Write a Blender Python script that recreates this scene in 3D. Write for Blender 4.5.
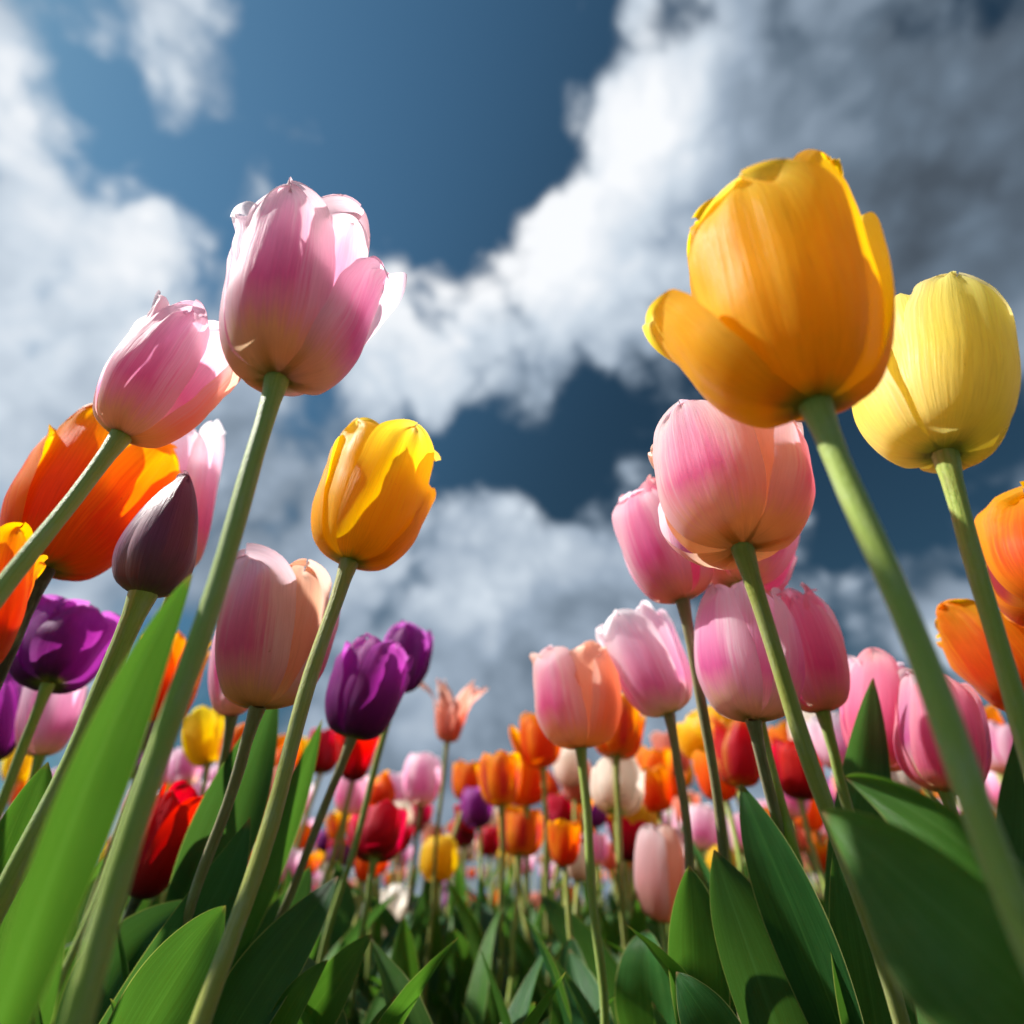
import bpy, math, random
from mathutils import Vector, Matrix

S = bpy.context.scene
for o in list(bpy.data.objects):
    bpy.data.objects.remove(o)
C = S.collection
R = random.Random(11)

# ------------------------------------------------------------------ camera
F = 570.0                                   # focal length in pixels of a 1024 px wide picture
PITCH = math.radians(34.4)
EYE = Vector((0.0, 0.0, 0.15))
cam_data = bpy.data.cameras.new('camera')
cam = bpy.data.objects.new('camera', cam_data)
C.objects.link(cam)
cam.location = EYE
cam.rotation_euler = (math.pi / 2 + PITCH, 0, 0)
cam_data.sensor_width = 36
cam_data.lens = F / 1024 * 36
cam_data.clip_start = 0.01
cam_data.clip_end = 2000
cam_data.dof.use_dof = True
cam_data.dof.focus_distance = 0.225
cam_data.dof.aperture_fstop = 5.0
S.camera = cam

# ------------------------------------------------------------------ light
SUN_EL = math.radians(44)
SUN_AZ = math.radians(-92)                  # measured from +Y towards +X
TO_SUN = Vector((math.cos(SUN_EL) * math.sin(SUN_AZ), math.cos(SUN_EL) * math.cos(SUN_AZ), math.sin(SUN_EL)))
sd = bpy.data.lights.new('sun', 'SUN')
sd.energy = 3.5
sd.angle = math.radians(1.5)
sd.color = (1.0, 0.965, 0.90)
sun = bpy.data.objects.new('sun', sd)
C.objects.link(sun)
sun.location = TO_SUN * 20
sun.rotation_euler = TO_SUN.to_track_quat('Z', 'Y').to_euler()

S.view_settings.view_transform = 'Standard'
S.view_settings.look = 'None'
S.view_settings.exposure = 1.2
S.view_settings.gamma = 1.0
S.render.engine = 'CYCLES'
S.cycles.use_denoising = True
S.cycles.max_bounces = 8
S.cycles.transmission_bounces = 6
S.cycles.diffuse_bounces = 6
S.cycles.use_adaptive_sampling = True
S.cycles.adaptive_threshold = 0.02

FWD = Vector((0, math.cos(PITCH), math.sin(PITCH)))
UPV = Vector((0, -math.sin(PITCH), math.cos(PITCH)))
RGT = Vector((1, 0, 0))


def ray(px, py):
    return FWD + RGT * ((px - 512) / F) + UPV * ((512 - py) / F)


def at(px, py, z):
    return EYE + ray(px, py) * z


# ------------------------------------------------------------------ node helper
class NT:
    def __init__(self, tree):
        self.t = tree
        tree.nodes.clear()

    def n(self, kind, **kw):
        nd = self.t.nodes.new(kind)
        for k, v in kw.items():
            setattr(nd, k, v)
        return nd

    def put(self, sock, v):
        if hasattr(v, 'is_output') or isinstance(v, bpy.types.NodeSocket):
            self.t.links.new(v, sock)
        else:
            if isinstance(v, (tuple, list)) and len(v) == 3 and sock.type == 'RGBA':
                v = (*v, 1)
            sock.default_value = v

    def math(self, op, a, b=None, c=None, clamp=False):
        nd = self.n('ShaderNodeMath', operation=op, use_clamp=clamp)
        for s, v in zip(nd.inputs, (a, b, c)):
            if v is not None:
                self.put(s, v)
        return nd.outputs[0]

    def vmath(self, op, a, b=None, scale=None):
        nd = self.n('ShaderNodeVectorMath', operation=op)
        self.put(nd.inputs[0], a)
        if b is not None:
            self.put(nd.inputs[1], b)
        if scale is not None:
            self.put(nd.inputs['Scale'], scale)
        return nd.outputs['Value'] if op in ('DISTANCE', 'LENGTH', 'DOT_PRODUCT') else nd.outputs['Vector']

    def mapr(self, v, a, b, c=0.0, d=1.0, smooth=True):
        nd = self.n('ShaderNodeMapRange', interpolation_type='SMOOTHSTEP' if smooth else 'LINEAR')
        for s, x in zip(nd.inputs, (v, a, b, c, d)):
            self.put(s, x)
        return nd.outputs[0]

    def noise(self, vec, scale, detail=4.0, rough=0.5, dist=0.0):
        nd = self.n('ShaderNodeTexNoise')
        self.put(nd.inputs['Vector'], vec)
        nd.inputs['Scale'].default_value = scale
        nd.inputs['Detail'].default_value = detail
        nd.inputs['Roughness'].default_value = rough
        nd.inputs['Distortion'].default_value = dist
        return nd.outputs['Fac']

    def ramp(self, fac, stops, interp='LINEAR'):
        nd = self.n('ShaderNodeValToRGB')
        cr = nd.color_ramp
        cr.interpolation = interp
        while len(cr.elements) < len(stops):
            cr.elements.new(0.5)
        for e, (p, c) in zip(cr.elements, stops):
            e.position = p
            e.color = (*c, 1)
        self.put(nd.inputs[0], fac)
        return nd.outputs[0]

    def mix(self, fac, a, b, blend='MIX'):
        nd = self.n('ShaderNodeMix', data_type='RGBA', blend_type=blend)
        self.put(nd.inputs[0], fac)
        self.put(nd.inputs[6], a)
        self.put(nd.inputs[7], b)
        return nd.outputs[2]


# ------------------------------------------------------------------ sky
world = bpy.data.worlds.new('World')
S.world = world
world.use_nodes = True
w = NT(world.node_tree)
sky = w.n('ShaderNodeTexSky', sky_type='NISHITA', sun_disc=False, sun_elevation=SUN_EL, sun_rotation=SUN_AZ,
          altitude=0, air_density=1.0, dust_density=0.4, ozone_density=3.0)
skyc = w.mix(1.0, sky.outputs[0], (0.47, 0.75, 0.73), 'MULTIPLY')
dirv = w.vmath('NORMALIZE', w.n('ShaderNodeTexCoord').outputs['Generated'])


# clear sky polarises light: it is darkest a quarter turn away from the sun
pol = w.mapr(w.vmath('DOT_PRODUCT', dirv, tuple(TO_SUN)), 0.25, 0.95, 0.42, 1.30)
pc = w.n('ShaderNodeCombineColor')
for i in range(3):
    w.put(pc.inputs[i], pol)
skyc = w.mix(1.0, skyc, pc.outputs[0], 'MULTIPLY')


def blob_sum(blobs, base):
    acc = base
    for px, py, rad, amp in blobs:
        d = ray(px, py).normalized()
        e1 = ray(px + rad, py).normalized()
        e2 = ray(px, py + rad).normalized()
        rr = 0.5 * ((e1 - d).length + (e2 - d).length)
        dist = w.vmath('DISTANCE', dirv, tuple(d))
        acc = w.math('ADD', acc, w.mapr(dist, 0.0, rr, amp, 0.0))
    return acc


COVER = [  # cloud (+) and clear sky (-) as directions
    (330, 110, 260, -0.62), (470, 150, 170, -0.62), (500, 40, 200, -0.45), (200, 150, 180, -0.36), (120, 160, 120, -0.22),
    (385, 170, 140, -0.3), (462, 445, 95, -0.75), (600, 400, 80, -0.6), (560, 480, 90, -0.4), (525, 500, 70, -0.35), (535, 425, 60, 0.4), (430, 500, 60, -0.2), (690, 15, 70, -0.5), (600, 40, 70, -0.25),
    (890, 490, 130, -0.5), (760, 610, 130, -0.45), (840, 560, 60, -0.3), (1000, 400, 120, -0.3), (640, 520, 90, -0.25),
    (20, 90, 110, 0.62), (165, 50, 95, 0.26), (60, 290, 190, 0.4), (150, 270, 110, 0.25), (20, 190, 120, 0.3), (295, 125, 50, 0.28),
    (430, 280, 150, 0.45), (570, 190, 150, 0.6), (650, 110, 160, 0.5), (530, 320, 150, 0.3), (800, 120, 300, 0.7),
    (980, 200, 250, 0.6), (400, 380, 150, 0.3), (560, 590, 150, 0.42), (430, 600, 150, 0.3), (910, 600, 90, 0.5), (250, 480, 200, 0.3),
    (512, 780, 420, 0.45), (60, 480, 250, 0.3), (640, 330, 130, 0.2), (60, 140, 520, 0.10), (260, 200, 300, 0.06), (512, 900, 520, 0.8), (110, 130, 120, -0.15), (450, 225, 70, -0.25), (540, 60, 200, -0.2), (850, 480, 120, -0.25),
]
LIGHT = [
    (20, 80, 130, 0.45), (60, 270, 200, 0.42), (160, 270, 120, 0.3), (440, 280, 170, 0.45), (530, 260, 150, 0.2), (560, 210, 150, 0.45), (640, 110, 140, 0.45),
    (690, 60, 140, 0.2), (380, 350, 150, 0.2), (540, 560, 110, 0.22), (430, 590, 120, 0.2), (30, 520, 200, 0.2), (640, 300, 150, 0.15),
    (930, 150, 300, -0.22), (1010, 60, 300, -0.12), (960, 300, 220, -0.15), (620, 390, 110, -0.12),
    (560, 440, 110, -0.1), (900, 600, 150, 0.02), (160, 50, 120, 0.3), (30, 420, 150, 0.12), (420, 690, 300, 0.0), (960, 480, 180, -0.15),
]
warp = w.n('ShaderNodeTexNoise')
w.put(warp.inputs['Vector'], dirv)
warp.inputs['Scale'].default_value = 3.0
warp.inputs['Detail'].default_value = 3
wv = w.vmath('SCALE', w.vmath('SUBTRACT', warp.outputs['Color'], (0.5, 0.5, 0.5)), scale=0.10)
dv = w.vmath('ADD', dirv, wv)
n1 = w.noise(dv, 5.2, 8, 0.52, 0.0)
n1b = w.noise(w.vmath('ADD', dv, tuple(TO_SUN * 0.035)), 3.6, 4, 0.5, 0.0)
n2 = w.noise(dv, 2.1, 5, 0.5)
nd = w.math('ADD', w.math('MULTIPLY', w.math('SUBTRACT', n1, 0.5), 2.0), w.math('MULTIPLY', w.math('SUBTRACT', n2, 0.5), 1.0))
vor = w.n('ShaderNodeTexVoronoi', feature='SMOOTH_F1')
warp2 = w.n('ShaderNodeTexNoise')
w.put(warp2.inputs['Vector'], dirv)
warp2.inputs['Scale'].default_value = 11.0
warp2.inputs['Detail'].default_value = 4
w.put(vor.inputs['Vector'], w.vmath('ADD', dv, w.vmath('SCALE', w.vmath('SUBTRACT', warp2.outputs['Color'], (0.5, 0.5, 0.5)), scale=0.07)))
vor.inputs['Scale'].default_value = 7.5
vor.inputs['Detail'].default_value = 2
vor.inputs['Roughness'].default_value = 0.6
vor.inputs['Smoothness'].default_value = 0.5
puff = w.math('SUBTRACT', 0.42, vor.outputs['Distance'])
n3 = w.noise(dv, 11.0, 5, 0.5)
nd = w.math('ADD', nd, w.math('MULTIPLY', w.math('SUBTRACT', n3, 0.5), 0.6))
nd = w.math('ADD', nd, w.math('MULTIPLY', puff, 0.75))
cov = w.math('ADD', blob_sum(COVER, 0.80), nd)
dens = w.mapr(cov, 0.14, 0.74)
n1c = w.noise(dv, 3.6, 4, 0.5, 0.0)
relief = w.math('MULTIPLY', w.math('SUBTRACT', n1c, n1b), 1.0)
bri = w.math('ADD', blob_sum(LIGHT, 0.58), relief)
bri = w.math('ADD', bri, w.math('MULTIPLY', w.math('SUBTRACT', n2, 0.5), 0.36))
bri = w.math('ADD', bri, w.math('MULTIPLY', w.math('SUBTRACT', n1, 0.5), 0.22))
bri = w.math('ADD', bri, w.math('MULTIPLY', w.math('SUBTRACT', n3, 0.5), 0.12))
bri = w.math('ADD', bri, w.math('MULTIPLY', puff, 0.30))
cloudc = w.ramp(bri, [(0.0, (0.07, 0.092, 0.12)), (0.25, (0.14, 0.19, 0.25)), (0.5, (0.33, 0.41, 0.51)),
                      (0.75, (0.62, 0.70, 0.79)), (1.0, (0.93, 0.95, 0.98))])
bg1 = w.n('ShaderNodeBackground')
w.put(bg1.inputs[0], skyc)
bg1.inputs[1].default_value = 0.046
bg2 = w.n('ShaderNodeBackground')
w.put(bg2.inputs[0], cloudc)
bg2.inputs[1].default_value = 0.45
ms = w.n('ShaderNodeMixShader')
w.put(ms.inputs[0], dens)
w.put(ms.inputs[1], bg1.outputs[0])
w.put(ms.inputs[2], bg2.outputs[0])
wo = w.n('ShaderNodeOutputWorld')
w.put(wo.inputs[0], ms.outputs[0])


# ------------------------------------------------------------------ materials
def new_mat(name):
    m = bpy.data.materials.new(name)
    m.use_nodes = True
    return m, NT(m.node_tree)


def petal_mat(name, stops, edge, edge_at=0.45, edge_amt=0.9, trans=0.68, rough=0.5, streak=0.5, tip_edge=0.35, tcol=None, flame=None):
    """stops: colour from the base of the petal to its tip; edge: colour of the margin."""
    m, t = new_mat(name)
    uv = t.n('ShaderNodeUVMap').outputs[0]
    sep = t.n('ShaderNodeSeparateXYZ')
    t.put(sep.inputs[0], uv)
    rnd = t.n('ShaderNodeObjectInfo').outputs['Random']
    off = t.n('ShaderNodeCombineXYZ')
    t.put(off.inputs[2], t.math('MULTIPLY', rnd, 40.0))
    # the veins of a petal fan out from its base
    u = t.math('ABSOLUTE', t.math('MULTIPLY', t.math('SUBTRACT', sep.outputs[0], 0.5), 2.0))
    v = sep.outputs[1]
    sv = t.vmath('ADD', t.vmath('MULTIPLY', uv, (32.0, 1.5, 1.0)), off.outputs[0])
    st = t.noise(sv, 1.0, 4, 0.6, 0.3)
    fv = t.vmath('ADD', t.vmath('MULTIPLY', uv, (95.0, 6.0, 1.0)), off.outputs[0])
    fine = t.noise(fv, 1.0, 3, 0.65, 0.4)
    blotch = t.noise(t.vmath('ADD', t.vmath('MULTIPLY', uv, (3.0, 2.0, 1.0)), off.outputs[0]), 1.0, 3, 0.5)
    vv = t.math('ADD', v, t.math('MULTIPLY', t.math('SUBTRACT', st, 0.5), 0.22 * streak))
    vv = t.math('ADD', vv, t.math('MULTIPLY', t.math('SUBTRACT', blotch, 0.5), 0.16))
    body = t.ramp(vv, stops)
    eu = t.math('ADD', u, t.math('MULTIPLY', t.math('SUBTRACT', st, 0.5), 1.35 * streak))
    eu = t.math('ADD', eu, t.math('MULTIPLY', t.math('SUBTRACT', blotch, 0.5), 0.35))
    eu = t.math('ADD', eu, t.math('MULTIPLY', t.math('POWER', v, 3.0), tip_edge))
    ef = t.mapr(eu, edge_at, edge_at + 0.6, 0.0, edge_amt)
    ef = t.math('MULTIPLY', ef, t.mapr(v, 0.08, 0.4))
    col = t.mix(ef, body, edge)
    if flame:
        ff = t.math('MULTIPLY', t.mapr(eu, 0.1, 0.4, 1.0, 0.0), t.mapr(v, 0.12, 0.3))
        ff = t.math('MULTIPLY', ff, t.mapr(v, 0.6, 0.95, 1.0, 0.0))
        col = t.mix(t.math('MULTIPLY', ff, 0.85), col, flame)
    gb = t.mapr(t.math('ADD', v, t.math('MULTIPLY', t.math('SUBTRACT', st, 0.5), 0.10)), 0.0, 0.11, 0.85, 0.0)
    col = t.mix(gb, col, (0.30, 0.38, 0.06))
    spk = t.noise(t.vmath('ADD', t.vmath('MULTIPLY', uv, (22.0, 30.0, 1.0)), off.outputs[0]), 1.0, 1, 0.5)
    col = t.mix(t.mapr(spk, 0.80, 0.84, 0.0, 0.5), col, (0.25, 0.12, 0.05))
    shade = t.math('ADD', 0.60, t.math('MULTIPLY', fine, 0.8))
    sc = t.n('ShaderNodeCombineColor')
    for i in range(3):
        t.put(sc.inputs[i], shade)
    col = t.mix(0.75, col, t.mix(1.0, col, sc.outputs[0], 'MULTIPLY'))
    hs = t.n('ShaderNodeHueSaturation')
    t.put(hs.inputs['Color'], col)
    t.put(hs.inputs['Hue'], t.math('ADD', 0.4925, t.math('MULTIPLY', rnd, 0.015)))
    t.put(hs.inputs['Value'], t.math('ADD', 0.94, t.math('MULTIPLY', rnd, 0.12)))
    col = hs.outputs[0]
    bump = t.n('ShaderNodeBump')
    bump.inputs['Strength'].default_value = 0.5
    bump.inputs['Distance'].default_value = 0.0008
    t.put(bump.inputs['Height'], t.math('ADD', t.math('MULTIPLY', st, 1.0), t.math('MULTIPLY', fine, 0.35)))
    p = t.n('ShaderNodeBsdfPrincipled')
    t.put(p.inputs['Base Color'], col)
    p.inputs['Roughness'].default_value = rough
    p.inputs['Specular IOR Level'].default_value = 0.35
    p.inputs['Sheen Weight'].default_value = 0.12
    p.inputs['Sheen Roughness'].default_value = 0.4
    t.put(p.inputs['Normal'], bump.outputs[0])
    tr = t.n('ShaderNodeBsdfTranslucent')
    hs2 = t.n('ShaderNodeHueSaturation')
    hs2.inputs['Saturation'].default_value = 1.03
    hs2.inputs['Value'].default_value = 1.15
    t.put(hs2.inputs['Color'], col)
    t.put(tr.inputs[0], hs2.outputs[0] if tcol is None else t.mix(0.5, hs2.outputs[0], tcol))
    mx = t.n('ShaderNodeMixShader')
    mx.inputs[0].default_value = trans
    t.put(mx.inputs[1], p.outputs[0])
    t.put(mx.inputs[2], tr.outputs[0])
    t.put(t.n('ShaderNodeOutputMaterial').inputs[0], mx.outputs[0])
    return m


YB = (0.62, 0.52, 0.12)      # the yellow-green base of a pink petal
M = {}
M['pink'] = petal_mat('pink_petal', [(0.0, (0.66, 0.62, 0.2)), (0.17, (0.86, 0.74, 0.28)), (0.29, (0.84, 0.44, 0.50)), (0.4, (0.76, 0.14, 0.43)),
                      (0.64, (0.84, 0.36, 0.61)), (0.9, (0.92, 0.70, 0.80)), (1.0, (0.94, 0.88, 0.88))], (0.95, 0.89, 0.93), 0.24, 1.0, tip_edge=0.55, streak=0.65, tcol=(0.95, 0.50, 0.68))
M['apricot'] = petal_mat('apricot_petal', [(0.0, (0.68, 0.6, 0.16)), (0.14, (0.88, 0.62, 0.2)), (0.3, (0.93, 0.40, 0.2)), (0.55, (0.93, 0.46, 0.30)),
                         (0.8, (0.92, 0.62, 0.5)), (1.0, (0.94, 0.84, 0.74))], (0.96, 0.84, 0.80), 0.42, 0.9, tcol=(1.0, 0.48, 0.26))
M['pinkwhite'] = petal_mat('white_edged_pink_petal', [(0.0, (0.72, 0.64, 0.12)), (0.20, (0.90, 0.72, 0.16)), (0.32, (0.83, 0.36, 0.40)), (0.43, (0.74, 0.075, 0.35)),
                           (0.60, (0.84, 0.32, 0.57)), (0.78, (0.92, 0.72, 0.80)), (1.0, (0.95, 0.92, 0.88))], (0.91, 0.86, 0.87), 0.26, 0.97, streak=0.75, tip_edge=0.5, tcol=(0.96, 0.56, 0.66))
M['palepink'] = petal_mat('pale_pink_petal', [(0.0, (0.68, 0.62, 0.28)), (0.15, (0.76, 0.6, 0.42)), (0.35, (0.78, 0.26, 0.48)), (0.58, (0.87, 0.50, 0.68)),
                          (0.8, (0.94, 0.82, 0.88)), (1.0, (0.95, 0.93, 0.91))], (0.95, 0.87, 0.90), 0.3, 0.9)
M['rose'] = petal_mat('rose_petal', [(0.0, (0.62, 0.5, 0.2)), (0.1, (0.74, 0.42, 0.26)), (0.22, (0.76, 0.16, 0.32)), (0.45, (0.82, 0.22, 0.42)),
                      (0.7, (0.88, 0.40, 0.56)), (1.0, (0.92, 0.64, 0.60))], (0.9, 0.48, 0.56), 0.55, 0.8)
M['gold'] = petal_mat('golden_petal', [(0.0, (0.62, 0.52, 0.03)), (0.1, (0.8, 0.52, 0.02)), (0.3, (0.92, 0.55, 0.014)), (0.6, (0.92, 0.57, 0.016)),
                      (0.85, (0.93, 0.67, 0.07)), (1.0, (0.93, 0.78, 0.32))], (0.92, 0.64, 0.06), 0.4, 0.8, trans=0.64, rough=0.42, streak=0.6)
M['deepgold'] = petal_mat('deep_golden_petal', [(0.0, (0.74, 0.46, 0.015)), (0.15, (0.92, 0.54, 0.012)), (0.45, (0.92, 0.53, 0.010)),
                          (0.8, (0.9, 0.5, 0.012)), (1.0, (0.92, 0.62, 0.05))], (0.91, 0.58, 0.03), 0.45, 0.8, trans=0.64, rough=0.42)
M['lemon'] = petal_mat('pale_yellow_petal', [(0.0, (0.88, 0.78, 0.30)), (0.2, (0.92, 0.80, 0.22)), (0.5, (0.92, 0.80, 0.16)), (0.8, (0.93, 0.85, 0.26)),
                       (1.0, (0.92, 0.86, 0.45))], (0.93, 0.78, 0.46), 0.6, 0.8, trans=0.52, rough=0.4)
M['yellow'] = petal_mat('yellow_petal', [(0.0, (0.7, 0.5, 0.02)), (0.4, (0.88, 0.62, 0.012)), (1.0, (0.93, 0.76, 0.06))], (0.93, 0.74, 0.08), 0.5, 0.7)
M['orange'] = petal_mat('orange_petal', [(0.0, (0.5, 0.32, 0.02)), (0.12, (0.7, 0.22, 0.01)), (0.32, (0.78, 0.11, 0.008)), (0.6, (0.84, 0.17, 0.008)),
                        (0.85, (0.92, 0.38, 0.015)), (1.0, (0.94, 0.55, 0.06))], (0.94, 0.46, 0.014), 0.34, 0.9, streak=0.7)
M['flame'] = petal_mat('flamed_orange_petal', [(0.0, (0.6, 0.5, 0.05)), (0.2, (0.75, 0.32, 0.02)), (0.6, (0.86, 0.22, 0.015)), (1.0, (0.92, 0.5, 0.06))],
                       (0.92, 0.46, 0.02), 0.4, 0.9, flame=(0.5, 0.02, 0.06))
M['red'] = petal_mat('red_petal', [(0.0, (0.06, 0.005, 0.015)), (0.1, (0.16, 0.006, 0.025)), (0.35, (0.46, 0.008, 0.03)), (0.8, (0.68, 0.014, 0.02)),
                     (1.0, (0.75, 0.03, 0.03))], (0.72, 0.016, 0.03), 0.5, 0.7)
M['crimson'] = petal_mat('crimson_petal', [(0.0, (0.1, 0.02, 0.02)), (0.2, (0.42, 0.008, 0.04)), (0.7, (0.62, 0.015, 0.06)), (1.0, (0.75, 0.06, 0.12))], (0.78, 0.10, 0.2), 0.55, 0.7)
M['parrot'] = petal_mat('red_and_yellow_petal', [(0.0, (0.6, 0.4, 0.03)), (0.25, (0.6, 0.02, 0.03)), (0.7, (0.68, 0.03, 0.05)), (1.0, (0.9, 0.5, 0.06))], (0.9, 0.5, 0.08), 0.6, 0.9, streak=1.0)
M['purple'] = petal_mat('purple_petal', [(0.0, (0.10, 0.04, 0.07)), (0.2, (0.22, 0.02, 0.19)), (0.6, (0.38, 0.035, 0.34)), (0.9, (0.52, 0.10, 0.46)),
                        (1.0, (0.68, 0.36, 0.62))], (0.54, 0.14, 0.52), 0.45, 0.85, streak=0.8)
M['dusky'] = petal_mat('dusky_purple_petal', [(0.0, (0.18, 0.16, 0.05)), (0.14, (0.24, 0.10, 0.12)), (0.4, (0.30, 0.07, 0.17)), (0.8, (0.36, 0.11, 0.23)),
                       (0.93, (0.28, 0.09, 0.17)), (1.0, (0.06, 0.03, 0.03))], (0.62, 0.40, 0.46), 0.40, 0.85, trans=0.35, rough=0.34)
M['cream'] = petal_mat('cream_petal', [(0.0, (0.5, 0.42, 0.2)), (0.2, (0.7, 0.5, 0.4)), (0.5, (0.84, 0.72, 0.64)), (1.0, (0.92, 0.90, 0.82))], (0.92, 0.88, 0.80), 0.3, 0.9)
M['salmon'] = petal_mat('salmon_petal', [(0.0, (0.6, 0.4, 0.2)), (0.3, (0.8, 0.32, 0.22)), (0.8, (0.85, 0.42, 0.3)), (1.0, (0.9, 0.68, 0.58))], (0.9, 0.62, 0.54), 0.5, 0.8)
M['mauve'] = petal_mat('mauve_petal', [(0.0, (0.4, 0.36, 0.12)), (0.2, (0.6, 0.34, 0.24)), (0.5, (0.72, 0.42, 0.42)), (0.8, (0.8, 0.6, 0.62)), (1.0, (0.86, 0.76, 0.76))],
                       (0.84, 0.70, 0.72), 0.35, 0.9)


def leaf_mat(name, low, mid, high, trans=0.3, tcol=(0.20, 0.42, 0.015), margin=(0.42, 0.42, 0.14), rough=0.4):
    m, t = new_mat(name)
    uv = t.n('ShaderNodeUVMap').outputs[0]
    sep = t.n('ShaderNodeSeparateXYZ')
    t.put(sep.inputs[0], uv)
    rnd = t.n('ShaderNodeObjectInfo').outputs['Random']
    off = t.n('ShaderNodeCombineXYZ')
    t.put(off.inputs[2], t.math('MULTIPLY', rnd, 50.0))
    u = t.math('ABSOLUTE', t.math('MULTIPLY', t.math('SUBTRACT', sep.outputs[0], 0.5), 2.0))
    st = t.noise(t.vmath('ADD', t.vmath('MULTIPLY', uv, (46.0, 1.2, 1.0)), off.outputs[0]), 1.0, 4, 0.6)
    vein = t.noise(t.vmath('ADD', t.vmath('MULTIPLY', uv, (150.0, 2.0, 1.0)), off.outputs[0]), 1.0, 2, 0.5)
    blot = t.noise(t.vmath('ADD', t.vmath('MULTIPLY', uv, (2.5, 5.0, 1.0)), off.outputs[0]), 1.0, 4, 0.6)
    f = t.math('ADD', t.math('MULTIPLY', st, 0.45), t.math('MULTIPLY', blot, 0.4))
    f = t.math('ADD', f, t.math('MULTIPLY', t.math('SUBTRACT', vein, 0.5), 0.7))
    f = t.math('ADD', f, t.math('MULTIPLY', t.math('SUBTRACT', rnd, 0.5), 0.25))
    col = t.ramp(f, [(0.2, low), (0.5, mid), (0.8, high)])
    mid_rib = t.mapr(u, 0.0, 0.05, 0.35, 0.0)
    col = t.mix(mid_rib, col, high)
    speck = t.noise(t.vmath('ADD', t.vmath('MULTIPLY', uv, (24.0, 60.0, 1.0)), off.outputs[0]), 1.0, 2, 0.5)
    col = t.mix(t.mapr(speck, 0.70, 0.78, 0.0, 0.45), col, (0.10, 0.085, 0.03))
    ed = t.mapr(u, 0.955, 0.99, 0.0, 0.8)
    col = t.mix(ed, col, margin)
    tip = t.mapr(t.math('ADD', sep.outputs[1], t.math('MULTIPLY', t.math('SUBTRACT', st, 0.5), 0.03)), 0.955, 1.0, 0.0, 0.8)
    col = t.mix(tip, col, (0.26, 0.14, 0.06))
    bump = t.n('ShaderNodeBump')
    bump.inputs['Strength'].default_value = 0.6
    bump.inputs['Distance'].default_value = 0.0008
    t.put(bump.inputs['Height'], t.math('ADD', st, t.math('MULTIPLY', vein, 0.6)))
    p = t.n('ShaderNodeBsdfPrincipled')
    t.put(p.inputs['Base Color'], col)
    t.put(p.inputs['Roughness'], t.math('ADD', rough - 0.08, t.math('MULTIPLY', blot, 0.25)))
    p.inputs['Specular IOR Level'].default_value = 0.28
    t.put(p.inputs['Normal'], bump.outputs[0])
    tr = t.n('ShaderNodeBsdfTranslucent')
    t.put(tr.inputs[0], t.mix(0.5, t.mix(1.0, col, (2.6, 2.6, 2.0), 'MULTIPLY'), tcol))
    mx = t.n('ShaderNodeMixShader')
    mx.inputs[0].default_value = trans
    t.put(mx.inputs[1], p.outputs[0])
    t.put(mx.inputs[2], tr.outputs[0])
    t.put(t.n('ShaderNodeOutputMaterial').inputs[0], mx.outputs[0])
    return m


M['leaf'] = leaf_mat('tulip_leaf', (0.012, 0.06, 0.014), (0.028, 0.12, 0.026), (0.07, 0.20, 0.045))
M['leaf_bright'] = leaf_mat('bright_tulip_leaf', (0.03, 0.10, 0.012), (0.055, 0.155, 0.018), (0.11, 0.23, 0.04), trans=0.32, tcol=(0.13, 0.33, 0.015))
M['leaf_pale'] = leaf_mat('lit_waxy_tulip_leaf', (0.035, 0.115, 0.014), (0.06, 0.165, 0.022), (0.13, 0.26, 0.07), trans=0.32, tcol=(0.14, 0.32, 0.015), rough=0.34)  # waxy leaf green, made paler to carry light on the near blades
M['leaf_blue'] = leaf_mat('bluish_tulip_leaf', (0.012, 0.06, 0.024), (0.024, 0.105, 0.042), (0.065, 0.18, 0.08), trans=0.22)


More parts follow.
